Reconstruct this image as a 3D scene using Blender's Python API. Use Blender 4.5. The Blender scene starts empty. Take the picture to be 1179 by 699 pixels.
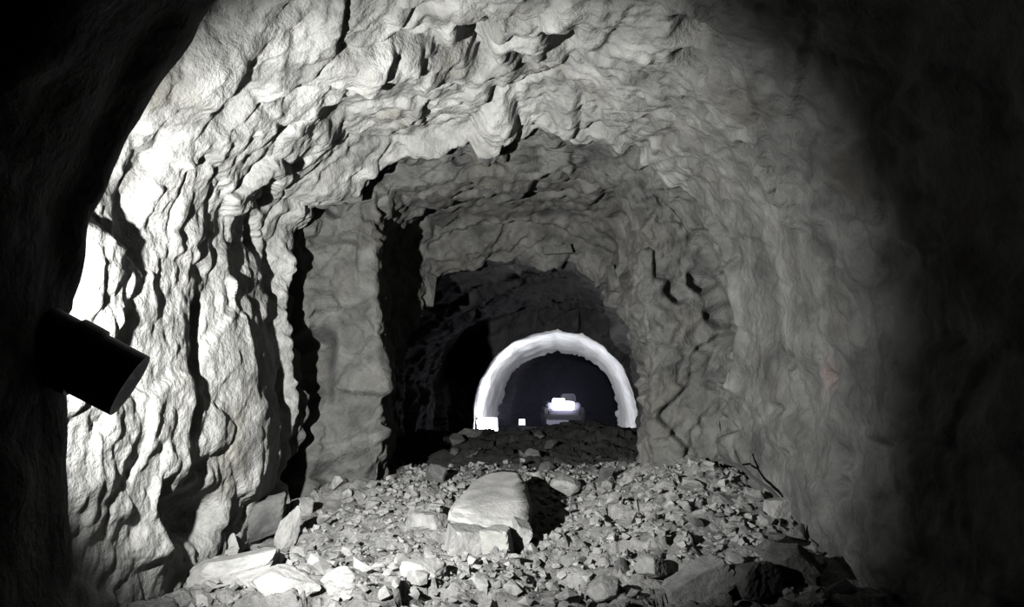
import bpy, bmesh, math, random
import numpy as np
from mathutils import Vector, Matrix

random.seed(11)
RNG = np.random.default_rng(11)
scene = bpy.context.scene
COL = scene.collection

# ------------------------------------------------------------------ camera
F = 925.0
PITCH = math.atan(90.5 / F)
CAM = np.array([0.0, 0.0, 1.6])
cd = bpy.data.cameras.new('camera')
cd.sensor_width = 36.0
cd.lens = F / 1179.0 * 36.0
cd.clip_start = 0.05
cd.clip_end = 300
cam = bpy.data.objects.new('camera', cd)
COL.objects.link(cam)
cam.location = CAM
cam.rotation_euler = (math.pi / 2 + PITCH, 0, 0)
scene.camera = cam

# ------------------------------------------------------------------ world, light, exposure
w = bpy.data.worlds.new('world')
scene.world = w
w.use_nodes = True
w.node_tree.nodes['Background'].inputs[0].default_value = (0, 0, 0, 1)
w.node_tree.nodes['Background'].inputs[1].default_value = 0.0
scene.view_settings.view_transform = 'Standard'
scene.view_settings.look = 'None'
scene.view_settings.gamma = 1.0
scene.view_settings.exposure = 0.0
scene.view_settings.use_curve_mapping = False


def spot(name, loc, aim, power, size, blend, radius, colour=(1, 1, 1), parent=None):
    l = bpy.data.lights.new(name, 'SPOT')
    l.energy = power
    l.spot_size = math.radians(size)
    l.spot_blend = blend
    l.shadow_soft_size = radius
    l.color = colour
    o = bpy.data.objects.new(name, l)
    COL.objects.link(o)
    d = Vector(aim) - Vector(loc)
    o.rotation_euler = d.to_track_quat('-Z', 'Y').to_euler()
    o.location = loc
    return o


LAMP = (-2.18, 3.15, 1.85)
LAMP_AIM = (-0.10, 10.0, 2.35)
spot('flood_beam', LAMP, LAMP_AIM, 7800, 97, 1.0, 0.04, (1.0, 0.995, 0.97))

# ------------------------------------------------------------------ helpers


def unproj(px, py, y):
    """pixel (1179x699 frame) at world depth y -> world point"""
    a = PITCH
    u = (px - 589.5) / F
    v = (349.5 - py) / F
    d = np.array([u, math.cos(a) - v * math.sin(a), math.sin(a) + v * math.cos(a)])
    return CAM + d * (y / d[1])


def project(P):
    a = PITCH
    d = P - CAM
    fz = d[..., 1] * math.cos(a) + d[..., 2] * math.sin(a)
    up = -d[..., 1] * math.sin(a) + d[..., 2] * math.cos(a)
    fz = np.where(np.abs(fz) < 1e-6, 1e-6, fz)
    return 589.5 + F * d[..., 0] / fz, 349.5 - F * up / fz, fz


def hash3(ix, iy, iz, seed):
    n = (ix * 73856093) ^ (iy * 19349663) ^ (iz * 83492791) ^ (seed * 2654435 + 12345)
    n = n & 0x7fffffff
    n = ((n ^ (n >> 13)) * 1274126177) & 0x7fffffff
    n = ((n ^ (n >> 16)) * 668265263) & 0x7fffffff
    n = n ^ (n >> 15)
    return (n & 0xffffff) / float(0xffffff)


def vnoise(P, seed=0):
    I = np.floor(P).astype(np.int64)
    f = P - I
    f = f * f * f * (f * (f * 6 - 15) + 10)
    r = 0
    for dx in (0, 1):
        wx = f[:, 0] if dx else 1 - f[:, 0]
        for dy in (0, 1):
            wy = f[:, 1] if dy else 1 - f[:, 1]
            for dz in (0, 1):
                wz = f[:, 2] if dz else 1 - f[:, 2]
                r = r + wx * wy * wz * hash3(I[:, 0] + dx, I[:, 1] + dy, I[:, 2] + dz, seed)
    return r * 2 - 1


def fbm(P, oct=4, seed=0, gain=0.5):
    s = 0
    a = 1.0
    for o in range(oct):
        s = s + a * vnoise(P * (2.03 ** o) + 17.3 * o, seed + o)
        a *= gain
    return s


def ridged(P, oct=3, seed=0):
    s = 0
    a = 1.0
    for o in range(oct):
        s = s + a * (1 - np.abs(vnoise(P * (2.1 ** o) + 9.1 * o, seed + o)) * 2.2)
        a *= 0.5
    return s


def facets(P, seed=0, tilt=0.6):
    """blocky fractured relief: every Voronoi cell is a tilted plane; also returns edge distance"""
    I = np.floor(P).astype(np.int64)
    best = np.full(len(P), 1e9)
    sec = np.full(len(P), 1e9)
    val = np.zeros(len(P))
    for dx in (-1, 0, 1):
        for dy in (-1, 0, 1):
            for dz in (-1, 0, 1):
                c = I + np.array([dx, dy, dz])
                j = [hash3(c[:, 0], c[:, 1], c[:, 2], seed + k) for k in range(7)]
                ctr = c + np.stack(j[:3], 1)
                d = P - ctr
                dd = np.sum(d * d, 1)
                g = (np.stack(j[4:7], 1) - 0.5) * 2 * tilt
                v = (j[3] - 0.5) * 1.2 + np.sum(d * g, 1)
                closer = dd < best
                sec = np.where(closer, best, np.minimum(sec, dd))
                val = np.where(closer, v, val)
                best = np.where(closer, dd, best)
    return val, np.sqrt(sec) - np.sqrt(best)


def smooth01(x):
    x = np.clip(x, 0, 1)
    return x * x * (3 - 2 * x)


# ------------------------------------------------------------------ materials
def new_mat(name):
    m = bpy.data.materials.new(name)
    m.use_nodes = True
    return m, m.node_tree, m.node_tree.nodes['Principled BSDF']


def rock_mat(name, c0, c1, scale=2.2, bump=0.35, stain=None, rough=0.93, spec=0.25, fine=34.0, streak=(1, 1, 1)):
    m, nt, p = new_mat(name)
    N, L = nt.nodes, nt.links
    tc = N.new('ShaderNodeTexCoord')
    mp = N.new('ShaderNodeMapping')
    mp.inputs['Scale'].default_value = streak
    L.new(tc.outputs['Object'], mp.inputs['Vector'])
    n1 = N.new('ShaderNodeTexNoise')
    n1.inputs['Scale'].default_value = scale
    n1.inputs['Detail'].default_value = 7
    n1.inputs['Roughness'].default_value = 0.62
    n1.inputs['Distortion'].default_value = 0.6
    L.new(mp.outputs[0], n1.inputs['Vector'])
    r = N.new('ShaderNodeValToRGB')
    r.color_ramp.elements[0].position = 0.34
    r.color_ramp.elements[0].color = (*c0, 1)
    r.color_ramp.elements[1].position = 0.66
    r.color_ramp.elements[1].color = (*c1, 1)
    L.new(n1.outputs['Fac'], r.inputs['Fac'])
    out = r.outputs['Color']
    if stain:
        n2 = N.new('ShaderNodeTexNoise')
        n2.inputs['Scale'].default_value = 1.3
        n2.inputs['Detail'].default_value = 5
        L.new(tc.outputs['Object'], n2.inputs['Vector'])
        r2 = N.new('ShaderNodeValToRGB')
        r2.color_ramp.elements[0].position = 0.56
        r2.color_ramp.elements[0].color = (0, 0, 0, 1)
        r2.color_ramp.elements[1].position = 0.72
        r2.color_ramp.elements[1].color = (0.6, 0.6, 0.6, 1)
        L.new(n2.outputs['Fac'], r2.inputs['Fac'])
        mx = N.new('ShaderNodeMix')
        mx.data_type = 'RGBA'
        L.new(r2.outputs['Color'], mx.inputs[0])
        L.new(out, mx.inputs[6])
        mx.inputs[7].default_value = (*stain, 1)
        out = mx.outputs[2]
    L.new(out, p.inputs['Base Color'])
    p.inputs['Roughness'].default_value = rough
    p.inputs['Specular IOR Level'].default_value = spec
    n3 = N.new('ShaderNodeTexNoise')
    n3.inputs['Scale'].default_value = fine
    n3.inputs['Detail'].default_value = 5
    n3.inputs['Roughness'].default_value = 0.6
    L.new(mp.outputs[0], n3.inputs['Vector'])
    b = N.new('ShaderNodeBump')
    b.inputs['Strength'].default_value = bump
    b.inputs['Distance'].default_value = 0.04
    L.new(n3.outputs['Fac'], b.inputs['Height'])
    L.new(b.outputs['Normal'], p.inputs['Normal'])
    return m


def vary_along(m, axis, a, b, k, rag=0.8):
    """scales the base colour darker along one axis, with a ragged border"""
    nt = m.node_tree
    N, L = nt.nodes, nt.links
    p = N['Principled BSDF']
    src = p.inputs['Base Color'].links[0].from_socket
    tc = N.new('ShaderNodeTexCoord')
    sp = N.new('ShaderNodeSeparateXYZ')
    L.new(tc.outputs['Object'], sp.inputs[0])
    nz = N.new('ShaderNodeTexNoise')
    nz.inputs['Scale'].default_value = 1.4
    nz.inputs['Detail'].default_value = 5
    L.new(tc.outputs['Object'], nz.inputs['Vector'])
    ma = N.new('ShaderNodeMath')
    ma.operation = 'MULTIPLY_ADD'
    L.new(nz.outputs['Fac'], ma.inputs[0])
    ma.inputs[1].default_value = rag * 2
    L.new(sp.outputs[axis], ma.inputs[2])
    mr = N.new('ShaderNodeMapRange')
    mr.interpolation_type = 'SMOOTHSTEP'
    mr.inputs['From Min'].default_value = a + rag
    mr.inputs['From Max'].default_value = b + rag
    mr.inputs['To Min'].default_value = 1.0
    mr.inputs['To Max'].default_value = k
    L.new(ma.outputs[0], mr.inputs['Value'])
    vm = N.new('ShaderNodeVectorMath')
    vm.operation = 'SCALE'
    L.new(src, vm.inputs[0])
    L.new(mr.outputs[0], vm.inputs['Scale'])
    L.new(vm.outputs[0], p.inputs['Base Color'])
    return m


def plain(name, c, rough=0.5, metal=0.0, emit=None, strength=0.0):
    m, nt, p = new_mat(name)
    N, L = nt.nodes, nt.links
    tc = N.new('ShaderNodeTexCoord')
    n = N.new('ShaderNodeTexNoise')
    n.inputs['Scale'].default_value = 14
    n.inputs['Detail'].default_value = 4
    L.new(tc.outputs['Object'], n.inputs['Vector'])
    r = N.new('ShaderNodeValToRGB')
    r.color_ramp.elements[0].color = (*[k * 0.7 for k in c], 1)
    r.color_ramp.elements[1].color = (*[min(1, k * 1.25) for k in c], 1)
    L.new(n.outputs['Fac'], r.inputs['Fac'])
    L.new(r.outputs['Color'], p.inputs['Base Color'])
    p.inputs['Roughness'].default_value = rough
    p.inputs['Metallic'].default_value = metal
    if emit:
        p.inputs['Emission Color'].default_value = (*emit, 1)
        p.inputs['Emission Strength'].default_value = strength
    return m


M_NEAR = vary_along(rock_mat('rock_pale', (0.064, 0.064, 0.062), (0.205, 0.205, 0.199), 1.9, 0.8, (0.066, 0.061, 0.046), fine=20), 'X', 0.2, 2.6, 0.40)  # light falloff toward the right wall is painted into the rock colour
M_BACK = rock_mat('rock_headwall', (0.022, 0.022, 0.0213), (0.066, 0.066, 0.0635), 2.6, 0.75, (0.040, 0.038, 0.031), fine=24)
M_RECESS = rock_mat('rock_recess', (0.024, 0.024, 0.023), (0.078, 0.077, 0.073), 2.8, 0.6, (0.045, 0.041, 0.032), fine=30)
M_DARK = rock_mat('rock_dark_unlit', (0.012, 0.012, 0.013), (0.036, 0.036, 0.038), 2.0, 0.6, fine=18)  # the passage's lack of light is put into this near-black colour
M_LINING = rock_mat('sprayed_concrete', (0.52, 0.52, 0.53), (0.74, 0.74, 0.74), 1.6, 0.45, fine=9, rough=0.85)
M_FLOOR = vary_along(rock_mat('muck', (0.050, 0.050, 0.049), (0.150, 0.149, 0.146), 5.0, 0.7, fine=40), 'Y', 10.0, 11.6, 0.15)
M_STONE = rock_mat('stone_grey', (0.068, 0.068, 0.067), (0.165, 0.164, 0.161), 4.0, 0.45, fine=30)
M_STONE_PALE = rock_mat('stone_pale', (0.11, 0.11, 0.107), (0.20, 0.199, 0.194), 3.0, 0.35, fine=30)
M_STONE_GREEN = rock_mat('stone_greenish', (0.095, 0.096, 0.090), (0.155, 0.157, 0.147), 3.0, 0.35, fine=30)
M_STONE_DARK = rock_mat('stone_dark', (0.026, 0.026, 0.026), (0.066, 0.066, 0.065), 4.0, 0.45, fine=30)

M_STEEL = plain('dark_steel', (0.045, 0.046, 0.055), 0.55, 0.3)
M_BLACK = plain('black_rubber', (0.02, 0.02, 0.022), 0.8)
M_PAINT = plain('machine_paint', (0.09, 0.085, 0.12), 0.5)
M_GLASS = plain('cab_glass', (0.02, 0.02, 0.03), 0.35)
M_ROD = plain('dark_bark', (0.012, 0.011, 0.010), 0.9)
M_PLATE = plain('lavender_light_patch', (0.55, 0.52, 0.75), 0.5)  # lit patch under the headlamps, put into the colour
M_LENS = plain('lamp_lens', (0.8, 0.8, 0.8), 0.3, 0, (0.86, 0.88, 1.0), 40.0)
M_LENS_SMALL = plain('lamp_lens_small', (0.8, 0.8, 0.8), 0.3, 0, (0.80, 0.80, 1.0), 14.0)


# ------------------------------------------------------------------ object helpers
def link(name, me, mat=None, parent=None):
    o = bpy.data.objects.new(name, me)
    COL.objects.link(o)
    if mat and me and not me.materials:
        me.materials.append(mat)
    if parent:
        o.parent = parent
    return o


def tag(o, label=None, cat=None, group=None, kind=None):
    if label:
        o['label'] = label
    if cat:
        o['category'] = cat
    if group:
        o['group'] = group
    if kind:
        o['kind'] = kind
    return o


def thing(name, loc, label, cat, rz=0.0, group=None):
    o = bpy.data.objects.new(name, None)
    COL.objects.link(o)
    o.location = loc
    o.rotation_euler = (0, 0, rz)
    return tag(o, label, cat, group)


def bm_mesh(name, bm, smooth=False):
    me = bpy.data.meshes.new(name)
    bm.normal_update()
    bm.to_mesh(me)
    bm.free()
    if smooth:
        me.polygons.foreach_set('use_smooth', [True] * len(me.polygons))
    return me


def box_bm(size, loc=(0, 0, 0), bevel=0.01, rot=None, bm=None, taper=None):
    b = bmesh.new()
    bmesh.ops.create_cube(b, size=1.0)
    for v in b.verts:
        v.co = Vector((v.co.x * size[0], v.co.y * size[1], v.co.z * size[2]))
        if taper and v.co.z > 0:
            v.co.x *= taper[0]
            v.co.y *= taper[1]
    if bevel:
        bmesh.ops.bevel(b, geom=b.edges[:], offset=bevel, segments=2, affect='EDGES')
    if rot:
        bmesh.ops.rotate(b, verts=b.verts, matrix=rot)
    bmesh.ops.translate(b, verts=b.verts, vec=loc)
    if bm is None:
        return b
    me = bpy.data.meshes.new('tmp')
    b.to_mesh(me)
    b.free()
    bm.from_mesh(me)
    bpy.data.meshes.remove(me)
    return bm


def tube_bm(pts, rad, seg=12, bm=None, cap=True):
    bm = bm or bmesh.new()
    pts = [Vector(p) for p in pts]
    rads = rad if isinstance(rad, (list, tuple)) else [rad] * len(pts)
    rings = []
    ref = Vector((0, 0, 1))
    for i, p in enumerate(pts):
        t = (pts[min(i + 1, len(pts) - 1)] - pts[max(i - 1, 0)]).normalized()
        a = t.cross(ref)
        if a.length < 1e-3:
            a = t.cross(Vector((1, 0, 0)))
        a.normalize()
        b = t.cross(a)
        rings.append([bm.verts.new(p + (a * math.cos(k * 2 * math.pi / seg) + b * math.sin(k * 2 * math.pi / seg)) * rads[i])
                      for k in range(seg)])
    for r0, r1 in zip(rings, rings[1:]):
        for k in range(seg):
            bm.faces.new((r0[k], r0[(k + 1) % seg], r1[(k + 1) % seg], r1[k]))
    if cap:
        bm.faces.new(list(reversed(rings[0])))
        bm.faces.new(rings[-1])
    bmesh.ops.recalc_face_normals(bm, faces=bm.faces)
    return bm


# ------------------------------------------------------------------ tunnel shell
def loop_px(pts, y, crown=0.0, lo=420, hi=290):
    """profile traced at depth y; the roof part of it may lie deeper by crown"""
    return [tuple(unproj(a, b, y + crown * float(smooth01((lo - b) / (lo - hi))))) for a, b in pts]


def horseshoe(xl, xr, top, y, base=-0.6, k=0.55):
    """springing line at k of the height, round roof above"""
    cx = (xl + xr) / 2
    hw = (xr - xl) / 2
    zs = base + (top - base) * k
    pts = [(xl, base), (xl - 0.02, (base + zs) / 2)]
    for i in range(0, 13):
        a = math.pi - math.pi * i / 12
        pts.append((cx + hw * math.cos(a), zs + (top - zs) * math.sin(a)))
    pts += [(xr + 0.02, (base + zs) / 2), (xr, base)]
    return [(a, y, b) for a, b in pts]


S2 = loop_px([(338, 690), (340, 580), (338, 480), (328, 390), (322, 320), (335, 265), (380, 225), (440, 187), (520, 166),
              (600, 150), (680, 158), (745, 180), (795, 222), (832, 290), (846, 380), (850, 480), (852, 580), (852, 690)], 9.2)
S2b = loop_px([(372, 690), (374, 580), (376, 500), (368, 390), (356, 320), (366, 262), (400, 228), (445, 200), (520, 180),
               (600, 166), (680, 172), (735, 195), (780, 240), (815, 300), (830, 380), (834, 480), (836, 580), (836, 690)], 9.75)
S3 = loop_px([(442, 690), (442, 580), (440, 500), (438, 400), (432, 310), (428, 262), (448, 222), (530, 200), (600, 192), (670, 198),
              (715, 220), (738, 270), (745, 330), (748, 400), (750, 480), (752, 580), (752, 690)], 9.85)
S4 = loop_px([(447, 690), (446, 580), (446, 520), (448, 430), (460, 360), (466, 300), (486, 266), (540, 254),
              (600, 252), (660, 258), (700, 282), (724, 340), (735, 430), (744, 520), (747, 580), (748, 690)], 11.0, 1.5)
S5 = loop_px([(451, 690), (450, 580), (450, 520), (456, 440), (478, 370), (496, 325), (540, 306),
              (600, 302), (660, 308), (697, 330), (719, 385), (733, 445), (741, 520), (744, 580), (745, 690)], 11.9, 1.3)
R8 = loop_px([(541, 580), (541, 510), (545, 470), (552, 437), (567, 411), (590, 393), (615, 384), (640, 380), (668, 384),
              (695, 397), (715, 420), (728, 450), (736, 480), (739, 510), (740, 580)], 22.0)
R9 = loop_px([(571, 560), (571, 505), (573, 470), (580, 443), (590, 427), (604, 415), (622, 408), (643, 405), (664, 408),
              (684, 417), (698, 431), (708, 452), (714, 476), (716, 500), (716, 560)], 30.0)
R9b = [(x + (0.5 if x > 1.7 else -0.5) * abs(x - 1.7) / 2.3, 30.4, z + 0.5) for x, _, z in R9]
STATIONS = [  # (y, loop, rows to next, zone)
    (-4.0, horseshoe(-3.1, 3.1, 4.9, -4.0), 14, 'near'),
    (1.2, horseshoe(-2.95, 3.0, 4.8, 1.2), 60, 'near'),
    (3.4, horseshoe(-2.85, 2.9, 4.75, 3.4), 30, 'near'),
    (5.0, horseshoe(-2.72, 2.85, 4.68, 5.0), 230, 'near'),
    (9.2, S2, 46, 'back'),
    (9.75, S2b, 44, 'back'),
    (9.85, S3, 60, 'recess'),
    (11.1, S4, 46, 'recess'),
    (12.0, S5, 26, 'pass'),
    (13.6, horseshoe(-2.05, 2.2, 3.6, 13.6), 60, 'pass'),
    (21.7, horseshoe(-1.75, 4.1, 3.7, 21.7), 14, 'pass'),
    (21.95, R8, 80, 'lining'),
    (30.0, R9, 14, 'far'),
    (30.4, R9b, 40, 'far'),
    (52.0, [(x + 3.5, 52.0, z) for x, _, z in R9b], 0, 'far'),
]
NT = 540


def resample(loop, n):
    P = np.array(loop, float)
    d = np.r_[0, np.cumsum(np.linalg.norm(np.diff(P, axis=0), axis=1))]
    t = np.linspace(0, d[-1], n * 3)
    q = np.stack([np.interp(t, d, P[:, k]) for k in range(3)], 1)
    for _ in range(110):                                   # round the traced corners
        q[1:-1] = q[1:-1] * 0.5 + 0.25 * (q[:-2] + q[2:])
    d = np.r_[0, np.cumsum(np.linalg.norm(np.diff(q, axis=0), axis=1))]
    t = np.linspace(0, d[-1], n)
    return np.stack([np.interp(t, d, q[:, k]) for k in range(3)], 1)


rows, zones = [], []
loops = [resample(s[1], NT) for s in STATIONS]
for k in range(len(STATIONS) - 1):
    y0, _, n, z = STATIONS[k]
    for i in range(n):
        f = i / n
        rows.append(loops[k] * (1 - f) + loops[k + 1] * f)
        zones.append(z)
rows.append(loops[-1])
zones.append('far')
G = np.array(rows)
NS = len(G)
zones = np.array(zones)
# soften the creases between stations along the drive
soft = np.isin(zones, ['near', 'back', 'recess'])
for _ in range(10):
    H = G.copy()
    H[1:-1] = G[1:-1] * 0.5 + 0.25 * (G[:-2] + G[2:])
    G = np.where(soft[:, None, None], H, G)


def grid_normals(G):
    du = np.gradient(G, axis=1)
    dv = np.gradient(G, axis=0)
    n = np.cross(du, dv)
    n /= np.maximum(np.linalg.norm(n, axis=2, keepdims=True), 1e-9)
    return n


NRM = grid_normals(G)
i0 = 60
if NRM[i0, NT // 2, 2] > 0:
    NRM = -NRM
for _ in range(14):                                        # smooth direction field for displacement
    NRM[1:-1] = NRM[1:-1] * 0.5 + 0.25 * (NRM[:-2] + NRM[2:])
    NRM[:, 1:-1] = NRM[:, 1:-1] * 0.5 + 0.25 * (NRM[:, :-2] + NRM[:, 2:])
NRM /= np.linalg.norm(NRM, axis=2, keepdims=True)

P = G.reshape(-1, 3)
Tpar = np.tile(np.linspace(0, 1, NT), NS)
Z1 = np.repeat(zones, NT)
warp = np.stack([fbm(P * 1.4, 3, 50 + k) for k in range(3)], 1)
big = fbm(P * 0.75, 3, 3)
PW = P + warp * 0.055
# bedding dips to the right: stretch the blocks along it
A = math.radians(33)
PB = np.column_stack([PW[:, 0] * math.cos(A) + PW[:, 2] * math.sin(A), PW[:, 1], -PW[:, 0] * math.sin(A) + PW[:, 2] * math.cos(A)])
f1, e1 = facets(PB * np.array([1.1, 1.0, 1.7]), 5, 0.55)
f2, e2 = facets(PB * np.array([2.6, 2.8, 4.6]), 15, 0.6)
f3, e3 = facets((PW + warp * 0.03) * np.array([7.0, 7.0, 9.0]), 25, 0.6)
rg = ridged(PB * np.array([1.2, 1.6, 3.2]), 3, 30)
fine = fbm(P * 9.0, 3, 70)
amp_block = np.select([Z1 == 'near', (Z1 == 'back') | (Z1 == 'recess'), Z1 == 'pass', Z1 == 'lining', Z1 == 'far'], [1.0, 0.92, 1.0, 0.0, 1.0])
# the right wall is smoother than the left one
rs = smooth01((P[:, 0] - 0.6) / 1.6) * (Z1 == 'near')
ls = smooth01((-P[:, 0] - 0.8) / 1.2) * (Z1 == 'near')
amp_block = amp_block * (1 - 0.62 * rs) * (1 - 0.42 * ls)
crev = np.exp(-(e1 / 0.05) ** 2) * 0.07 + np.exp(-(e2 / 0.07) ** 2) * 0.03
disp = amp_block * (0.13 * big + 0.17 * f1 + 0.065 * f2 + 0.036 * f3 + 0.02 * (rg - 1) + 0.018 * fine
                    - crev * smooth01(0.5 + 1.2 * fbm(P * 0.9 + 8, 2, 33)))
# vertical ribbing on the left wall
vr = fbm(np.column_stack([P[:, 0] * 1.6, P[:, 1] * 2.3, P[:, 2] * 0.5]) + 3.3, 3, 90)
disp += ls * 0.08 * vr
disp += (Z1 == 'lining') * (0.06 * fbm(P * 1.5, 3, 7) + 0.025 * np.sin(P[:, 1] * 2 * math.pi / 1.15))
disp += (Z1 == 'near') * rs * 0.03 * fbm(P * 3.0, 4, 44)

# --- features read off the photograph: slots, pits and ribs carved where they sit on the rock
px, py, dep = project(P)
vis = (P[:, 1] > 4.2) & (P[:, 1] < 13.0)
idx = np.nonzero(vis)[0]
pxv, pyv = px[idx], py[idx]


def on_shell(a, b):
    return P[idx[np.argmin((pxv - a) ** 2 + (pyv - b) ** 2)]]


def carve(pts, width, depth, sharp=2.0):
    """pts: pixel polyline; depth > 0 cuts into the rock, < 0 stands proud (metres)"""
    global disp
    out = []
    for (a0, b0), (a1, b1) in zip(pts, pts[1:] if len(pts) > 1 else pts):
        n = max(1, int(math.hypot(a1 - a0, b1 - b0) / 6))
        for i in range(n + 1):
            out.append(on_shell(a0 + (a1 - a0) * i / n, b0 + (b1 - b0) * i / n))
    d = np.full(len(P), 1e9)
    lo = np.min(out, axis=0) - 4 * width
    hi = np.max(out, axis=0) + 4 * width
    m = np.nonzero(np.all((P > lo) & (P < hi), axis=1))[0]
    if len(m) == 0:
        return
    Q = P[m] + warp[m] * 0.035
    dd = np.full(len(m), 1e9)
    for o in out:
        dd = np.minimum(dd, np.sum((Q - o) ** 2, axis=1))
    dd = np.sqrt(dd)
    disp[m] -= depth * np.exp(-(dd / width) ** sharp)


def calm(cx, cy, rx, ry, keep):
    """a plainer face of rock round the spot seen at this pixel"""
    global disp
    m = vis * np.exp(-(((px - cx) / rx) ** 2 + ((py - cy) / ry) ** 2) ** 2)
    disp = disp * (1 - m * (1 - keep))


calm(275, 450, 48, 120, 0.35)
calm(185, 430, 42, 140, 0.45)
calm(415, 420, 40, 110, 0.55)
calm(900, 330, 60, 90, 0.5)
# left wall: bright rib, deep slots and the plain slab face between them
carve([(150, 300), (170, 400), (165, 500)], 0.22, -0.03)
carve([(232, 350), (228, 420), (222, 490)], 0.09, 0.26, 4)
carve([(285, 360), (290, 450), (295, 540)], 0.60, -0.15)
carve([(215, 590), (245, 600)], 0.20, 0.42, 3)
carve([(190, 575), (200, 610)], 0.12, 0.25, 3)
carve([(270, 440), (285, 500)], 0.40, -0.05)
carve([(311, 205), (312, 235)], 0.07, 0.25, 3)
carve([(297, 262), (300, 285)], 0.09, 0.3, 3)
carve([(318, 300), (314, 360), (322, 420), (330, 500)], 0.12, -0.20)
carve([(340, 280), (346, 330), (350, 380)], 0.15, 0.5, 4)
carve([(368, 395), (364, 450), (360, 500), (356, 585)], 0.15, 0.5, 4)
carve([(318, 430), (318, 465)], 0.06, 0.18, 3)
carve([(345, 545), (350, 595)], 0.12, 0.30, 3)
# brow over the opening
carve([(425, 190), (500, 168), (600, 148)], 0.12, -0.14)
carve([(425, 208), (455, 195)], 0.10, 0.28, 3)
carve([(360, 248), (385, 240)], 0.10, 0.25, 3)
carve([(370, 215), (400, 210)], 0.22, -0.14)
carve([(640, 200), (690, 225), (705, 270)], 0.13, 0.22, 3)
carve([(440, 230), (445, 290)], 0.07, 0.16, 3)
carve([(500, 282), (560, 262), (640, 270), (700, 300)], 0.08, 0.16, 3)
# roof
carve([(548, 45), (552, 65), (560, 85)], 0.11, 0.35, 3)
carve([(645, 45), (655, 75)], 0.13, 0.4, 3)
carve([(790, 45), (795, 60)], 0.13, 0.35, 3)
carve([(795, 122), (808, 128)], 0.06, 0.3, 3)
carve([(590, 70), (610, 85)], 0.08, 0.2, 3)
carve([(430, 75), (500, 100), (580, 140)], 0.25, -0.10)
carve([(380, 130), (420, 150)], 0.20, 0.08)
# right side pits and the arched edge of the niche
for a, b, wd, dp in [(888, 203, .14, .55), (897, 236, .12, .45), (862, 176, .10, .4), (790, 82, .11, .4), (745, 95, .06, .12),
                     (800, 318, .11, .3), (775, 332, .10, .25), (822, 362, .12, .25), (985, 265, .10, .08), (1040, 300, .16, .12),
                     (950, 437, .07, .08), (905, 410, .07, .10), (872, 480, .08, .1), (1048, 500, .15, .16), (800, 390, .1, .08),
                     (875, 145, .10, .12), (960, 520, .08, .08), (965, 560, .09, .1)]:
    carve([(a, b), (a + 6, b + 5)], wd, dp, 4)
for a, b in ((888, 203), (897, 238), (862, 176)):  # added lips, raised to throw shade into three of the pits
    carve([(a + 22, b - 10), (a + 25, b + 14)], 0.08, -0.16)
carve([(815, 255), (842, 310), (852, 380), (850, 450)], 0.10, -0.10)

D2 = disp.reshape(NS, NT)
for _ in range(1):
    D2[1:-1] = D2[1:-1] * 0.5 + 0.25 * (D2[:-2] + D2[2:])
    D2[:, 1:-1] = D2[:, 1:-1] * 0.5 + 0.25 * (D2[:, :-2] + D2[:, 2:])
disp = D2.reshape(-1) + 0.006 * fine * (Z1 != 'lining')
# a rib of unlit rock stands out of the left wall beside the viewer, the lamp is behind it; its upper arch is added to stand in for light falloff
rx_ = np.interp(P[:, 2] + 0.05 * big, [-0.6, 0.8, 1.85, 2.1, 2.3, 2.67, 3.0, 3.3, 3.75], [-1.22, -1.26, -1.33, -1.30, -1.21, -1.00, -0.82, -0.95, -2.4])
rib = np.clip(rx_ - P[:, 0], 0, 2.2) * np.exp(-((P[:, 1] - 2.2) / 0.60) ** 6) * (Tpar < 0.45) * (1 + 0.02 * fbm(P * 1.2, 2, 77))
disp *= 1 - 0.6 * np.clip(rib, 0, 1)
P = P + np.column_stack([rib, 0 * rib, 0 * rib])
GP = (P + NRM.reshape(-1, 3) * disp[:, None]).reshape(NS, NT, 3)
SN = grid_normals(GP)
if SN[i0, NT // 2, 2] > 0:
    SN = -SN


def ochre_mark(m, c, r):
    """a faint reddish smear on the rock round the point c"""
    nt = m.node_tree
    N, L = nt.nodes, nt.links
    p = N['Principled BSDF']
    src = p.inputs['Base Color'].links[0].from_socket
    tc = N.new('ShaderNodeTexCoord')
    nz = N.new('ShaderNodeTexNoise')
    nz.inputs['Scale'].default_value = 6.0
    L.new(tc.outputs['Object'], nz.inputs['Vector'])
    ds = N.new('ShaderNodeVectorMath')
    ds.operation = 'DISTANCE'
    L.new(tc.outputs['Object'], ds.inputs[0])
    ds.inputs[1].default_value = c
    ad = N.new('ShaderNodeMath')
    ad.operation = 'MULTIPLY_ADD'
    L.new(nz.outputs['Fac'], ad.inputs[0])
    ad.inputs[1].default_value = r * 0.9
    L.new(ds.outputs['Value'], ad.inputs[2])
    mr = N.new('ShaderNodeMapRange')
    mr.inputs['From Min'].default_value = r * 0.9
    mr.inputs['From Max'].default_value = r * 1.5
    mr.inputs['To Min'].default_value = 0.22
    mr.inputs['To Max'].default_value = 0.0
    L.new(ad.outputs[0], mr.inputs['Value'])
    mx = N.new('ShaderNodeMix')
    mx.data_type = 'RGBA'
    L.new(mr.outputs[0], mx.inputs[0])
    L.new(src, mx.inputs[6])
    mx.inputs[7].default_value = (0.11, 0.045, 0.045, 1)
    L.new(mx.outputs[2], p.inputs['Base Color'])


ochre_mark(M_NEAR, tuple(on_shell(946, 434)), 0.2)


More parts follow.
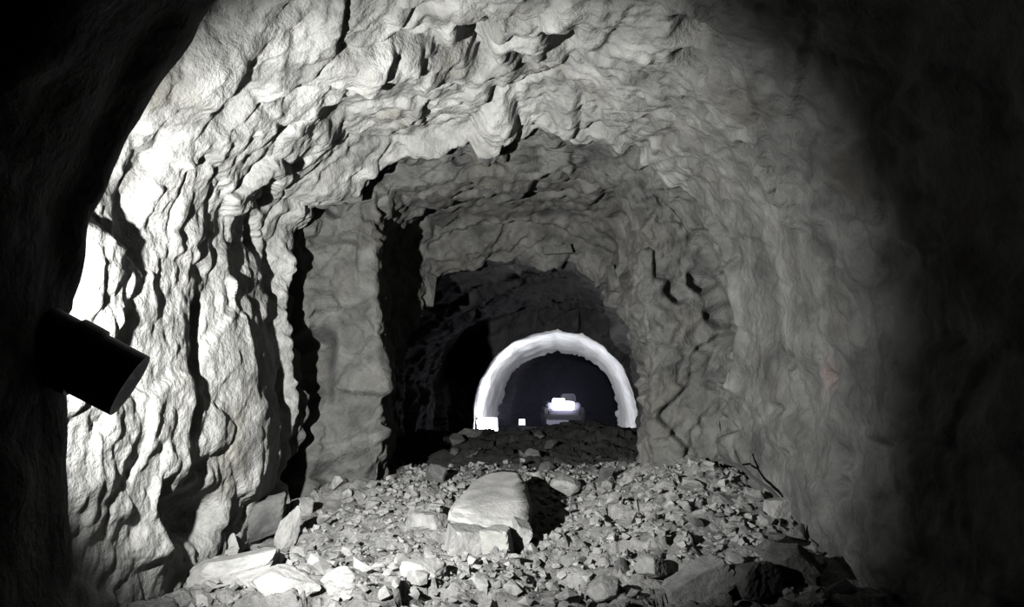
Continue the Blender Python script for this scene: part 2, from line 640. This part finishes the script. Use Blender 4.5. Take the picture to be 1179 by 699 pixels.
def shell_object(name, r0, r1, c0, c1, mat, label):
    sub = GP[r0:r1 + 1, c0:c1 + 1]
    nr, nc = sub.shape[:2]
    ii = np.arange(nr * nc).reshape(nr, nc)
    fc = np.stack([ii[:-1, :-1], ii[1:, :-1], ii[1:, 1:], ii[:-1, 1:]], -1).reshape(-1, 4)
    me = bpy.data.meshes.new(name)
    me.vertices.add(nr * nc)
    me.vertices.foreach_set('co', sub.reshape(-1))
    me.loops.add(fc.size)
    me.loops.foreach_set('vertex_index', fc.reshape(-1).astype(np.int32))
    me.polygons.add(len(fc))
    me.polygons.foreach_set('loop_start', np.arange(0, fc.size, 4, dtype=np.int32))
    me.polygons.foreach_set('use_smooth', np.ones(len(fc), bool))
    me.update(calc_edges=True)
    me.validate()
    p0 = me.polygons[len(fc) // 2]
    want = SN[r0:r1 + 1, c0:c1 + 1].reshape(-1, 3)[p0.vertices[0]]
    if p0.normal.dot(Vector(want)) < 0:
        me.flip_normals()
    me.normals_split_custom_set_from_vertices(SN[r0:r1 + 1, c0:c1 + 1].reshape(-1, 3).tolist())
    o = link(name, me, mat)
    tag(o, label, None, None, 'structure')
    return o


def zone_rows(z):
    r = np.nonzero(zones == z)[0]
    return r[0], min(r[-1] + 1, NS - 1)


nr0, nr1 = zone_rows('near')
cl, cr = int(NT * 0.375), int(NT * 0.63)
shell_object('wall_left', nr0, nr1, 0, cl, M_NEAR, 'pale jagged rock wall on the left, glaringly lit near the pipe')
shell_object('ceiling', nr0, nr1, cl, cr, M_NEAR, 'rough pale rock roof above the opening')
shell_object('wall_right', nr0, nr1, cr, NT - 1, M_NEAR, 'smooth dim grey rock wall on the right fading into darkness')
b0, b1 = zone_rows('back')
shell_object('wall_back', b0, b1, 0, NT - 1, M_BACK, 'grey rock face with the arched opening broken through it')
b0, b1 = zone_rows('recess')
shell_object('wall_recess', b0, b1, 0, NT - 1, M_RECESS, 'darker rock stepping back under the brow around the opening')
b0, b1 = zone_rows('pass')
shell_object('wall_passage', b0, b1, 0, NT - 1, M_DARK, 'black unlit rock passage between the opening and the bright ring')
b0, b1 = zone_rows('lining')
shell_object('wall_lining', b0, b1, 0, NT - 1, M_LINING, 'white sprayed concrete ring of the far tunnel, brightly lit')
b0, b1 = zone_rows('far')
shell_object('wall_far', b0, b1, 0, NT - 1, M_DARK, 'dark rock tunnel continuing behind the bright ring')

# loose pale slabs caught in the rim of the opening
GPf = GP.reshape(-1, 3)
gx, gy, gd = project(GPf)


def on_rock(a, b, r=5):
    m = np.nonzero((np.hypot(gx - a, gy - b) < r) & (gd > 3))[0]
    return GPf[m[np.argmin(gd[m])]]


def slab_piece(a, b, wpx, hpx, tilt, seed):
    c = on_rock(a, b)
    k = c[1] / F
    r = random.Random(seed)
    bm = bmesh.new()
    for _ in range(16):
        v = Vector((r.choice((-1, 1)) * r.uniform(.34, .5) * wpx * k, r.choice((-1, 1)) * r.uniform(.05, .09), r.choice((-1, 1)) * r.uniform(.36, .5) * hpx * k))
        bm.verts.new(v)
    res = bmesh.ops.convex_hull(bm, input=bm.verts)
    junk = [e for e in res['geom_interior'] + res['geom_unused'] if isinstance(e, bmesh.types.BMVert)]
    if junk:
        bmesh.ops.delete(bm, geom=list(set(junk)), context='VERTS')
    bmesh.ops.recalc_face_normals(bm, faces=bm.faces)
    o = link('rock_slab', bm_mesh('rock_slab', bm), M_BACK, bpy.data.objects['wall_recess'])
    o.location = (c[0], c[1] - 0.03, c[2])
    o.rotation_euler = (0, math.radians(tilt), 0)
    o['label'] = 'pale rock slab in the rim of the opening'


for k, (a, b, w_, h_, t_) in enumerate([(500, 334, 15, 42, 6), (699, 322, 11, 32, -10), (640, 292, 38, 11, -4)]):
    slab_piece(a, b, w_, h_, t_, 40 + k)

# ------------------------------------------------------------------ floor of broken rock
ys = np.concatenate([np.linspace(-4, 3.5, 30, endpoint=False), np.linspace(3.5, 12, 330, endpoint=False),
                     np.linspace(12, 22, 130, endpoint=False), np.linspace(22, 52, 90)])
NX = 330
xl = np.interp(ys, [-4, 9, 11, 13, 21.5, 23, 30, 52], [-3.5, -3.1, -2.9, -2.4, -2.1, -1.8, -1.8, 0.6])
xr = np.interp(ys, [-4, 9, 11, 13, 21.5, 23, 30, 52], [3.6, 3.4, 2.9, 2.6, 4.5, 4.4, 5.4, 9.0])


def mound(x, y, cx, cy, rx, ry, h, p=2.0):
    return h * np.exp(-(np.abs((x - cx) / rx) ** p + np.abs((y - cy) / ry) ** p))


def floor_base(x, y):
    z = np.interp(y, [-4, 5, 7, 8.5, 10.3, 12, 15.0, 17, 20, 24, 30, 52], [-.05, -.02, .06, .20, .40, .46, .60, .55, .10, -.10, -.25, -.5])
    z = z + mound(x, y, 2.15, 9.1, 0.75, 1.7, 0.36)
    z = z + mound(x, y, 1.5, 7.4, 1.0, 1.3, 0.16)
    z = z - mound(x, y, -2.35, 8.0, 0.6, 1.6, 0.18)
    z = z + mound(x, y, -1.2, 5.9, 1.1, 0.8, 0.10)
    z = z + mound(x, y, 1.4, 14.6, 1.0, 1.6, 0.26)
    z = z - mound(x, y, -1.5, 12.6, 0.5, 1.0, 0.16)
    z = z - mound(x, y, 0.36, 6.7, 0.28, 0.35, 0.20)
    z = z - mound(x, y, 0.30, 8.4, 0.22, 0.6, 0.22)
    return z


def floor_detail(x, y):
    Q = np.column_stack([x, y, np.zeros_like(x)])
    q = Q + np.stack([fbm(Q * 2.3, 2, 120 + k) for k in range(3)], 1) * 0.06
    a, _ = facets(q * 3.1, 130, 0.7)
    b, _ = facets(q * 8.0, 140, 0.7)
    far = 1 - 0.7 * smooth01((y - 19) / 4)
    return far * (0.06 * fbm(Q * 1.1, 3, 150) + 0.085 * a + 0.035 * b + 0.012 * fbm(Q * 14, 2, 160))


FX = xl[:, None] + (xr - xl)[:, None] * np.linspace(0, 1, NX)[None]
FY = np.repeat(ys[:, None], NX, 1)
FZ = floor_base(FX.ravel(), FY.ravel()) + floor_detail(FX.ravel(), FY.ravel())
FP = np.column_stack([FX.ravel(), FY.ravel(), FZ])


def grid_mesh(name, V, nr, nc):
    ii = np.arange(nr * nc).reshape(nr, nc)
    fc = np.stack([ii[:-1, :-1], ii[:-1, 1:], ii[1:, 1:], ii[1:, :-1]], -1).reshape(-1, 4)
    me = bpy.data.meshes.new(name)
    me.vertices.add(nr * nc)
    me.vertices.foreach_set('co', V.reshape(-1))
    me.loops.add(fc.size)
    me.loops.foreach_set('vertex_index', fc.reshape(-1).astype(np.int32))
    me.polygons.add(len(fc))
    me.polygons.foreach_set('loop_start', np.arange(0, fc.size, 4, dtype=np.int32))
    me.polygons.foreach_set('use_smooth', np.ones(len(fc), bool))
    me.update(calc_edges=True)
    return me


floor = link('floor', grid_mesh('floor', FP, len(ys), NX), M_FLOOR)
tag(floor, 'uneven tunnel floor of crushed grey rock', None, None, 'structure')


def floor_z(x, y):
    a = np.array([float(x)])
    b = np.array([float(y)])
    return float(floor_base(a, b)[0] + floor_detail(a, b)[0])


def floor_base1(x, y):
    return float(floor_base(np.array([float(x)]), np.array([float(y)]))[0])


def on_floor(px_, py_):
    """where the ray of a pixel meets the floor"""
    q = unproj(px_, py_, 1.0) - CAM
    y = YS
    z = CAM[2] + q[2] * y
    fz = floor_base(q[0] * y, y)
    h = np.nonzero(z <= fz)[0]
    if len(h) == 0:
        return None
    k = h[0]
    return np.array([q[0] * y[k], y[k], fz[k]])


YS = np.arange(3.0, 24, 0.02)


# ------------------------------------------------------------------ stones
def stone_mesh(name, seed, npts=15, scale=(1, 1, 1), mat=M_STONE):
    r = random.Random(seed)
    bm = bmesh.new()
    for _ in range(npts):
        v = Vector((r.gauss(0, 1), r.gauss(0, 1), r.gauss(0, 1))).normalized() * r.uniform(0.42, 0.56)
        bm.verts.new((v.x * scale[0], v.y * scale[1], v.z * scale[2]))
    res = bmesh.ops.convex_hull(bm, input=bm.verts)
    junk = [e for e in res['geom_interior'] + res['geom_unused'] if isinstance(e, bmesh.types.BMVert)]
    if junk:
        bmesh.ops.delete(bm, geom=list(set(junk)), context='VERTS')
    bmesh.ops.recalc_face_normals(bm, faces=bm.faces)
    me = bm_mesh(name, bm)
    me.materials.append(mat)
    return me


def big_stone(name, seed, size, planes=11, mat=M_STONE, sub=4, rough=0.03, boxy=0.0):
    """faceted block: a sphere clipped by planes, with chipped faces"""
    r = random.Random(seed)
    bm = bmesh.new()
    bmesh.ops.create_icosphere(bm, subdivisions=sub, radius=1.0)
    V = np.array([v.co[:] for v in bm.verts])
    V /= np.linalg.norm(V, axis=1, keepdims=True)
    rad = np.full(len(V), 1.25)
    pl = []
    if boxy > 0:
        for ax in range(3):
            for s in (-1, 1):
                n = np.zeros(3)
                n[ax] = s
                n += np.array([r.uniform(-1, 1) for _ in range(3)]) * 0.22 * (1.3 - boxy)
                pl.append((n / np.linalg.norm(n), r.uniform(0.60, 0.72)))
    for _ in range(planes):
        n = np.array([r.gauss(0, 1) for _ in range(3)])
        pl.append((n / np.linalg.norm(n), r.uniform(0.72, 0.95)))
    for n, d in pl:
        c = V @ n
        rad = np.where(c > 0.05, np.minimum(rad, d / np.maximum(c, 0.05)), rad)
    Q = V * rad[:, None]
    Q *= (1 + rough * fbm(Q * 3.5 + seed, 3, seed)[:, None])
    ext = np.max(np.abs(Q), axis=0)
    Q = Q / ext * np.array(size) / 2
    for v, q in zip(bm.verts, Q):
        v.co = q
    me = bm_mesh(name, bm, True)
    for p in me.polygons:
        p.use_smooth = False
    me.materials.append(mat)
    return me


def place_big(name, label, pxy, size_px, depth_m, mat, seed, rot=(0, 0, 0), sink=0.15, cat='stone', group=None, **kw):
    """pxy = pixel of the stone's foot; size_px = width, height there"""
    p = on_floor(*pxy)
    s = p[1] / F
    size = (size_px[0] * s, depth_m, size_px[1] * s * (1 + sink))
    o = link(name, big_stone(name, seed, size, mat=mat, **kw))
    o.location = (p[0], p[1] + depth_m * 0.35, p[2] + size[2] * (0.5 - sink))
    o.rotation_euler = [math.radians(a) for a in rot]
    tag(o, label, cat, group)
    return o


taken = []


def big(*a, **k):
    o = place_big(*a, **k)
    taken.append((o.location.x, o.location.y, max(o.dimensions.x, 0.1) * 0.55))
    return o


def hull_stone(name, label, pts, mat, cat='stone', rough=0.012, cuts=4, group=None):
    """block from its corner points (pixel x, pixel y, depth y)"""
    W = np.array([unproj(*p) for p in pts])
    c = W.mean(axis=0)
    c[2] = W[:, 2].min()
    bm = bmesh.new()
    for q in W - c:
        bm.verts.new(q)
    res = bmesh.ops.convex_hull(bm, input=bm.verts)
    junk = [e for e in res['geom_interior'] + res['geom_unused'] if isinstance(e, bmesh.types.BMVert)]
    if junk:
        bmesh.ops.delete(bm, geom=list(set(junk)), context='VERTS')
    bmesh.ops.dissolve_limit(bm, angle_limit=0.12, verts=bm.verts, edges=bm.edges)
    bmesh.ops.bevel(bm, geom=bm.edges[:], offset=0.03, segments=2, affect='EDGES', clamp_overlap=True)
    bmesh.ops.triangulate(bm, faces=bm.faces)
    bmesh.ops.subdivide_edges(bm, edges=[e for e in bm.edges if e.calc_length() > 0.05], cuts=cuts, use_grid_fill=True)
    V = np.array([v.co[:] for v in bm.verts])
    nn = fbm(V * 4.0 + 5, 3, 7)
    for v, k in zip(bm.verts, nn):
        v.co += Vector(v.co).normalized() * float(k) * rough
    bmesh.ops.recalc_face_normals(bm, faces=bm.faces)
    o = link(name, bm_mesh(name, bm, True), mat)
    o.location = c
    return tag(o, label, cat, group)


B = hull_stone('boulder', 'largest smooth pale boulder in the middle below the opening',
               [(516, 588, 7.5), (514, 602, 7.5), (545, 610, 7.35), (590, 612, 7.35), (612, 600, 7.5), (614, 575, 7.9), (606, 556, 8.4),
                (598, 541, 9.0), (572, 540, 9.2), (545, 553, 8.9), (526, 572, 8.0), (520, 610, 7.9), (608, 612, 7.9), (560, 600, 9.1), (600, 600, 9.0)], M_STONE_PALE, 'boulder')
taken.append((B.location.x, B.location.y, 0.55))
big('stone', 'pale grey cube-like block under the left front of the big boulder', (536, 644), (50, 36), 0.34, M_STONE, 5, (4, 5, 16), 0.1, boxy=0.7, planes=3, rough=0.01)
big('stone', 'greenish block standing right under the big boulder, between two black cracks', (573, 645), (33, 36), 0.3, M_STONE_GREEN, 6, (6, -5, -12), 0.1, boxy=0.7, planes=2, rough=0.01)
big('stone', 'narrow grey block at the right end of the row under the boulder', (599, 637), (22, 34), 0.3, M_STONE, 7, (5, 8, 12), 0.1, boxy=0.7, planes=3, rough=0.01)
big('stone', 'flat wedge-shaped stone left of the big boulder beside a black gap', (492, 618), (52, 30), 0.36, M_STONE, 8, (0, -8, 12), 0.2, planes=9, rough=0.05)
big('stone', 'upright pale stone with a black hole on its right side', (329, 632), (28, 48), 0.2, M_STONE_PALE, 9, (4, 10, 22), 0.15, planes=10, rough=0.06)
big('stone', 'knobbly grey stone perched above the upright stone at the black crack', (347, 598), (30, 24), 0.24, M_STONE, 10, (0, 0, 20), 0.1, planes=9)
big('stone', 'short white upright stone at the left end of the bright rubble', (266, 644), (17, 28), 0.10, M_STONE_PALE, 12, (0, 4, 0), 0.15, planes=6)
big('stone', 'long pale slab lying at the bottom left below the white upright stone', (262, 676), (110, 34), 0.5, M_STONE_PALE, 13, (0, -12, 10), 0.25, boxy=0.15, planes=10, rough=0.06)
big('stone', 'broad pale flat stone in the bottom left corner of the rubble', (318, 690), (96, 30), 0.4, M_STONE_PALE, 14, (8, 4, -14), 0.25, planes=12, rough=0.07)
big('stone', 'pale stone lying at the bottom edge left of the middle', (398, 692), (64, 36), 0.36, M_STONE_PALE, 15, (0, -5, 18), 0.25, planes=13, rough=0.06)
big('stone', 'bright flat pale stone left of the middle in the foreground', (487, 668), (58, 22), 0.4, M_STONE_PALE, 16, (8, 4, 12), 0.3, planes=11, rough=0.05)
big('stone', 'long smooth grey slab slanting in the right foreground rubble', (806, 692), (100, 34), 0.30, M_STONE, 17, (0, -32, 10), 0.22, boxy=0.5, planes=5, rough=0.015)
big('boulder', 'dim rounded boulder at the bottom right above the frame edge', (868, 690), (76, 40), 0.45, M_STONE_DARK, 18, (0, -8, 6), 0.2, 'boulder', planes=9)
big('stone', 'dim rounded stone in the bottom right rubble beside the smooth wall', (920, 672), (66, 44), 0.4, M_STONE_DARK, 19, (0, 6, -8), 0.2, planes=9)
big('stone', 'pale flat-topped stone on the right edge of the rubble mound', (902, 598), (36, 24), 0.28, M_STONE, 20, (0, -6, 14), 0.2, boxy=0.6, planes=5)
big('stone', 'grey stone with dark hollow at the foot of the right wall', (938, 612), (40, 20), 0.3, M_STONE, 21, (0, 4, -10), 0.2, planes=8)
big('stone', 'squat rounded stone just inside the right foot of the opening', (652, 568), (36, 24), 0.3, M_STONE, 22, (0, 0, 0), 0.2, planes=9)
big('stone', 'dark pointed stone at the left foot of the opening', (502, 556), (26, 20), 0.24, M_STONE_DARK, 23, (0, 20, 10), 0.2, planes=8)
big('stone', 'greyish slab leaning against the foot of the left wall', (275, 622), (110, 40), 0.45, M_STONE_DARK, 24, (-8, -14, 6), 0.2, boxy=0.5, planes=5)
big('stone', 'triangular lit stone in the middle of the right rubble mound', (752, 668), (40, 26), 0.3, M_STONE, 25, (0, 10, 25), 0.2, planes=7)
big('stone', 'pale elongated stone beside the dark hollow in the centre foreground', (700, 690), (44, 24), 0.3, M_STONE, 26, (0, -12, 30), 0.25, planes=8)

# loose stones, each its own object, in the strips of rubble the photograph shows
BASE = {}
for i in range(14):
    BASE['g%d' % i] = stone_mesh('stone', 300 + i, 12 + i % 5, (1, random.uniform(.65, 1), random.uniform(.45, .8)), M_STONE)
for i in range(6):
    BASE['p%d' % i] = stone_mesh('stone', 330 + i, 13, (1, random.uniform(.6, .9), random.uniform(.4, .7)), M_STONE_PALE)
for i in range(6):
    BASE['d%d' % i] = stone_mesh('stone', 350 + i, 13, (1, random.uniform(.6, 1), random.uniform(.5, .8)), M_STONE_DARK)
ZONES = [  # pixel box, count, size range px, meshes, group
    ((215, 640, 480, 699), 50, (14, 40), 'ppg', 'pale stones of the left foreground'),
    ((370, 560, 520, 645), 36, (9, 26), 'g', 'stones on the slope left of the boulder'),
    ((480, 640, 680, 699), 46, (10, 30), 'ggp', 'stones in front of the row of blocks'),
    ((615, 560, 760, 650), 40, (9, 26), 'g', 'stones on the slope right of the boulder'),
    ((690, 550, 910, 699), 66, (11, 36), 'gggd', 'stones of the right rubble mound'),
    ((880, 610, 1030, 699), 18, (14, 38), 'dg', 'dim stones along the right wall'),
    ((470, 500, 738, 548), 22, (12, 32), 'd', 'dark stones of the heap inside the opening'),
]
MARKS = [('the largest pale boulder', 562, 575), ('the greenish block', 572, 622), ('the upright pale stone', 329, 606),
         ('the white upright stone', 266, 630), ('the long pale slab', 262, 665), ('the bright flat stone', 487, 658),
         ('the long slanting slab', 806, 675), ('the dim rounded boulder', 868, 672), ('the forked branch', 865, 550),
         ('the wedge-shaped stone', 492, 605), ('the triangular stone', 752, 655), ('the squat rounded stone', 652, 558),
         ('the flat-topped stone', 902, 588), ('the dark pointed stone', 502, 548), ('the bright ring', 650, 505)]
NAME = {'g': 'grey', 'p': 'pale', 'd': 'dark'}
ORD = ['leftmost', 'second from left', 'third from left', 'fourth from left', 'fifth from left', 'sixth from left', 'seventh from left',
       'eighth from left', 'ninth from left', 'tenth from left', 'eleventh from left', 'twelfth from left']
sets = {}
keys = {c: [k for k in BASE if k[0] == c] for c in 'gpd'}
for (x0, y0, x1, y1), n, (s0, s1), kinds, group in ZONES:
    made = tries = 0
    while made < n and tries < n * 14:
        tries += 1
        a, b = random.uniform(x0, x1), random.uniform(y0, y1)
        p = on_floor(a, b)
        if p is None or p[1] > 18:
            continue
        spx = s0 + (s1 - s0) * random.random() ** 1.8
        size = spx * p[1] / F
        if any(math.hypot(p[0] - q[0], p[1] - q[1]) < (q[2] + size * 0.46) for q in taken):
            continue
        taken.append((p[0], p[1], size * 0.46))
        key = random.choice(keys[random.choice(kinds)])
        o = link('stone', BASE[key])
        o.scale = (size,) * 3
        o.rotation_euler = (random.uniform(-.5, .5), random.uniform(-.5, .5), random.uniform(0, 6.28))
        o.location = (p[0], p[1], floor_z(p[0], p[1]) + size * 0.20)
        tag(o, None, 'stone', group)
        mk = min(MARKS, key=lambda k: math.hypot(a - k[1], (b - k[2]) * 1.6))
        dx, dy = a - mk[1], (b - mk[2]) * 1.6
        rel = ('left of' if dx < 0 else 'right of') if abs(dx) > abs(dy) else ('behind' if dy < 0 else 'in front of')
        sz = 'tiny' if spx < (s0 * 0.7 + s1 * 0.3) else 'small'
        sets.setdefault((sz, NAME[key[0]], rel, mk[0]), []).append((a, o))
        made += 1
for (sz, colr, rel, mk), lst in sets.items():
    lst.sort(key=lambda k: k[0])
    for i, (_, o) in enumerate(lst):
        if len(lst) == 1:
            o['label'] = '%s %s stone lying %s %s' % (sz, colr, rel, mk)
        else:
            j = len(lst) - 1 - i
            pos = ORD[i] if i <= j else ORD[j].replace('left', 'right')
            o['label'] = '%s of the %s %s stones %s %s' % (pos, sz, colr, rel, mk)


# gravel nobody could count
def gravel(name, n, label, region):
    tv, tf = [], []
    protos = []
    for i in range(8):
        m = stone_mesh('tmp', 500 + i, 8, (1, .8, .6))
        protos.append((np.array([v.co[:] for v in m.vertices]), [tuple(p.vertices) for p in m.polygons]))
        bpy.data.meshes.remove(m)
    X = RNG.uniform(region[0], region[1], n)
    Y = region[2] + (region[3] - region[2]) * RNG.random(n) ** 1.25
    lo = np.interp(Y, [4, 9, 10, 12.5], [-2.35, -2.1, -1.5, -1.5])
    hi = np.interp(Y, [4, 9, 10, 12.5], [2.45, 2.3, 1.7, 1.75])
    X = lo + (hi - lo) * (X - region[0]) / (region[1] - region[0])
    tk = np.array(taken)
    ok = np.array([np.all(np.hypot(tk[:, 0] - x, tk[:, 1] - y) > tk[:, 2]) for x, y in zip(X, Y)])
    X, Y = X[ok], Y[ok]
    Zf = floor_base(X, Y) + floor_detail(X, Y)
    off = 0
    for x, y, z in zip(X, Y, Zf):
        V, Fc = random.choice(protos)
        s = 0.026 + 0.115 * random.random() ** 2.4
        R = np.array(Matrix.Rotation(random.uniform(0, 6.28), 3, 'Z') @ Matrix.Rotation(random.uniform(-.7, .7), 3, 'X'))
        tv.append(V @ R.T * s + np.array([x, y, z + s * 0.18]))
        tf += [tuple(i + off for i in f) for f in Fc]
        off += len(V)
    me = bpy.data.meshes.new(name)
    me.from_pydata(np.concatenate(tv).tolist(), [], tf)
    me.materials.append(M_STONE)
    o = link(name, me)
    return tag(o, label, 'gravel', None, 'stuff')


gravel('gravel', 5600, 'fine grey rock chips strewn over the tunnel floor', (-2.3, 2.5, 4.4, 11.3))

# ------------------------------------------------------------------ pipe in front of the glaring wall
t = unproj(150, 444, 2.46)
r_ = unproj(85, 410, 2.42)
d = (t - r_) / np.linalg.norm(t - r_)
s_ = t - d * 0.62
pr = thing('pipe', tuple(s_), 'thick dark pipe end sticking out before the glaring left wall', 'pipe')
L_ = Vector(t - s_)
n_ = L_.normalized()
bm = tube_bm([(0, 0, 0), tuple(L_), tuple(L_), tuple(L_ - n_ * 0.25)], [0.102, 0.102, 0.090, 0.088], 36)
link('tube', bm_mesh('tube', bm, False), M_STEEL, pr)
link('collar', bm_mesh('collar', tube_bm([tuple(L_ - n_ * 0.21), tuple(L_ - n_ * 0.14)], 0.112, 36)), M_STEEL, pr)

# ------------------------------------------------------------------ flood light that throws the beam (left of the frame)
def flood(name, loc, aim, label, size, foot_z, lens, cat='work light'):
    root = thing(name, (loc[0], loc[1], foot_z), label, cat)
    q = (Vector(aim) - Vector(loc)).to_track_quat('Y', 'Z').to_matrix()
    h = loc[2] - foot_z
    W, H = size
    back = -0.10
    rel = Vector((0, 0, h))
    link('housing', bm_mesh('housing', box_bm((W, 0.09, H), q @ Vector((0, back, 0)) + rel, 0.012, q)), M_STEEL, root)
    link('lens', bm_mesh('lens', box_bm((W * 0.86, 0.012, H * 0.82), q @ Vector((0, back + 0.051, 0)) + rel, 0.005, q)), lens, root)
    bm = tube_bm([tuple(q @ Vector((-W / 2 - .02, back, 0)) + rel), tuple(q @ Vector((-W / 2 - .02, back, -H / 2 - .05)) + rel),
                  tuple(q @ Vector((W / 2 + .02, back, -H / 2 - .05)) + rel), tuple(q @ Vector((W / 2 + .02, back, 0)) + rel)], 0.012, 8)
    link('bracket', bm_mesh('bracket', bm), M_STEEL, root)
    top = q @ Vector((0, back, -H / 2 - .05)) + rel
    hub = Vector((top.x, top.y, max(0.12, h * 0.32)))
    if h > 0.5:
        link('pole', bm_mesh('pole', tube_bm([tuple(hub), tuple(top)], 0.016, 10)), M_STEEL, root)
    for k in range(3):
        a = k * 2 * math.pi / 3 + 0.6
        foot = Vector((top.x + 0.32 * math.cos(a), top.y + 0.32 * math.sin(a), 0.0))
        link('leg', bm_mesh('leg', tube_bm([tuple(hub + Vector((0, 0, .05))), tuple(foot)], 0.012, 8)), M_STEEL, root)
    return root


flood('work_light', LAMP, LAMP_AIM, 'flood light on a stand throwing the beam from beyond the left edge', (0.30, 0.24), floor_z(LAMP[0], LAMP[1]), M_LENS_SMALL)

# ------------------------------------------------------------------ far tunnel: lamps and machine
p = unproj(562, 493, 23.0)
flood('work_light', tuple(p), (p[0] + 0.45, p[1] - 1.0, p[2] + 0.25), 'glaring white flood light at the left foot of the bright ring', (0.70, 0.62), floor_z(p[0], p[1]), M_LENS)
spot('ring_beam', (p[0] + .05, p[1] - 0.1, p[2] + 0.35), (p[0] + 1.3, p[1] + 3.0, p[2] + 1.6), 540, 165, 0.6, 0.1, (0.93, 0.95, 1.0))
p = unproj(601, 486, 27.0)
flood('work_light', tuple(p), (p[0], p[1] - 1.0, p[2] + 0.1), 'small bluish lamp near the ground deep in the far tunnel', (0.22, 0.22), floor_z(p[0], p[1]), M_LENS_SMALL)

mp_ = unproj(650, 466, 35.0)
mz = floor_z(mp_[0], 36.5)
mac = thing('loader', (mp_[0], 36.2, mz), 'dim machine with glaring headlamps deep in the far tunnel', 'machine')
lz = mp_[2] - mz
link('body', bm_mesh('body', box_bm((1.5, 2.2, 0.62), (0, 0.4, 0.72), 0.06)), M_PAINT, mac)
link('hood', bm_mesh('hood', box_bm((1.3, 0.9, 0.34), (0, -0.55, 0.62), 0.08)), M_PAINT, mac)
cab = link('cab', bm_mesh('cab', box_bm((0.7, 0.9, 0.4), (0.3, 0.9, 1.2), 0.05, taper=(0.86, 0.86))), M_PAINT, mac)
link('windscreen', bm_mesh('windscreen', box_bm((0.5, 0.03, 0.22), (0.3, 0.44, 1.22), 0.01, Matrix.Rotation(math.radians(-6), 3, 'X'))), M_GLASS, cab)
for sx in (-1, 1):
    for yy in (-0.5, 1.1):
        wh = link('wheel', bm_mesh('wheel', tube_bm([(sx * .62, yy, .42), (sx * .70, yy, .42), (sx * .86, yy, .42), (sx * .92, yy, .42)], [.34, .42, .42, .34], 24)), M_BLACK, mac)
        link('hub', bm_mesh('hub', tube_bm([(sx * .90, yy, .42), (sx * .95, yy, .42)], .15, 16)), M_PAINT, wh)
    hw_, hh_ = (0.52, 0.46) if sx < 0 else (0.40, 0.34)
    link('headlamp', bm_mesh('headlamp', box_bm((hw_, 0.08, hh_), (sx * .23 - .02, -1.05, lz + (0.03 if sx < 0 else -0.04)), 0.035)), M_LENS, mac)
link('light_patch_plate', bm_mesh('light_patch_plate', box_bm((0.95, 0.05, 0.26), (-0.3, -1.06, 0.22), 0.02)), M_PLATE, mac)  # added plate, its lavender colour stands in for a patch of light
link('bumper', bm_mesh('bumper', box_bm((1.5, 0.14, 0.2), (0, -1.05, 0.40), 0.03)), M_STEEL, mac)

# ------------------------------------------------------------------ forked rod on the right mound
def pt(a, b, y):
    return tuple(unproj(a, b, y))


q0 = [pt(846, 519, 8.45), pt(851, 533, 8.35), pt(866, 549, 8.2), pt(886, 563, 8.0), pt(902, 580, 7.85), pt(912, 597, 7.7)]
bm = tube_bm(q0, [.012, .015, .016, .018, .02, .012], 8)
rod = thing('branch', q0[-1], 'thin dark forked branch lying along the right edge of the rubble mound', 'branch')
stem = link('stem', bm_mesh('stem', bm, True), M_ROD, rod)
twig = link('twig', bm_mesh('twig', tube_bm([pt(818, 531, 8.55), pt(836, 529, 8.45), pt(855, 538, 8.3)], [.008, .011, .011], 8), True), M_ROD, rod)
for o in (stem, twig):
    o.data.transform(Matrix.Translation(-Vector(q0[-1])))

# ------------------------------------------------------------------ dust haze round the far lamps
hb = bmesh.new()
rings = []
for y, lp in ((22.6, R8), (29.9, R9), (50.0, [(x + 3.0, 0, z) for x, _, z in R9])):
    lp = [(x, z) for x, _, z in lp]
    c = np.mean(lp, axis=0)
    rings.append([hb.verts.new((c[0] + (x - c[0]) * 0.9, y, 1.3 + (z - 1.3) * 0.88)) for x, z in lp])
for r0, r1 in zip(rings, rings[1:]):
    for k in range(len(r0)):
        hb.faces.new((r0[k], r0[(k + 1) % len(r0)], r1[(k + 1) % len(r0)], r1[k]))
hb.faces.new(rings[0])
hb.faces.new(rings[-1])
bmesh.ops.recalc_face_normals(hb, faces=hb.faces)
hm = bpy.data.materials.new('dust_haze')
hm.use_nodes = True
nt = hm.node_tree
nt.nodes.remove(nt.nodes['Principled BSDF'])
vs = nt.nodes.new('ShaderNodeVolumeScatter')
vs.inputs['Color'].default_value = (0.72, 0.74, 1.0, 1)
vs.inputs['Density'].default_value = 0.0035
vs.inputs['Anisotropy'].default_value = 0.35
nt.links.new(vs.outputs[0], nt.nodes['Material Output'].inputs['Volume'])
hz = link('dust_haze', bm_mesh('dust_haze', hb), hm)
tag(hz, 'thin bluish dust haze hanging in the far tunnel', 'haze', None, 'stuff')
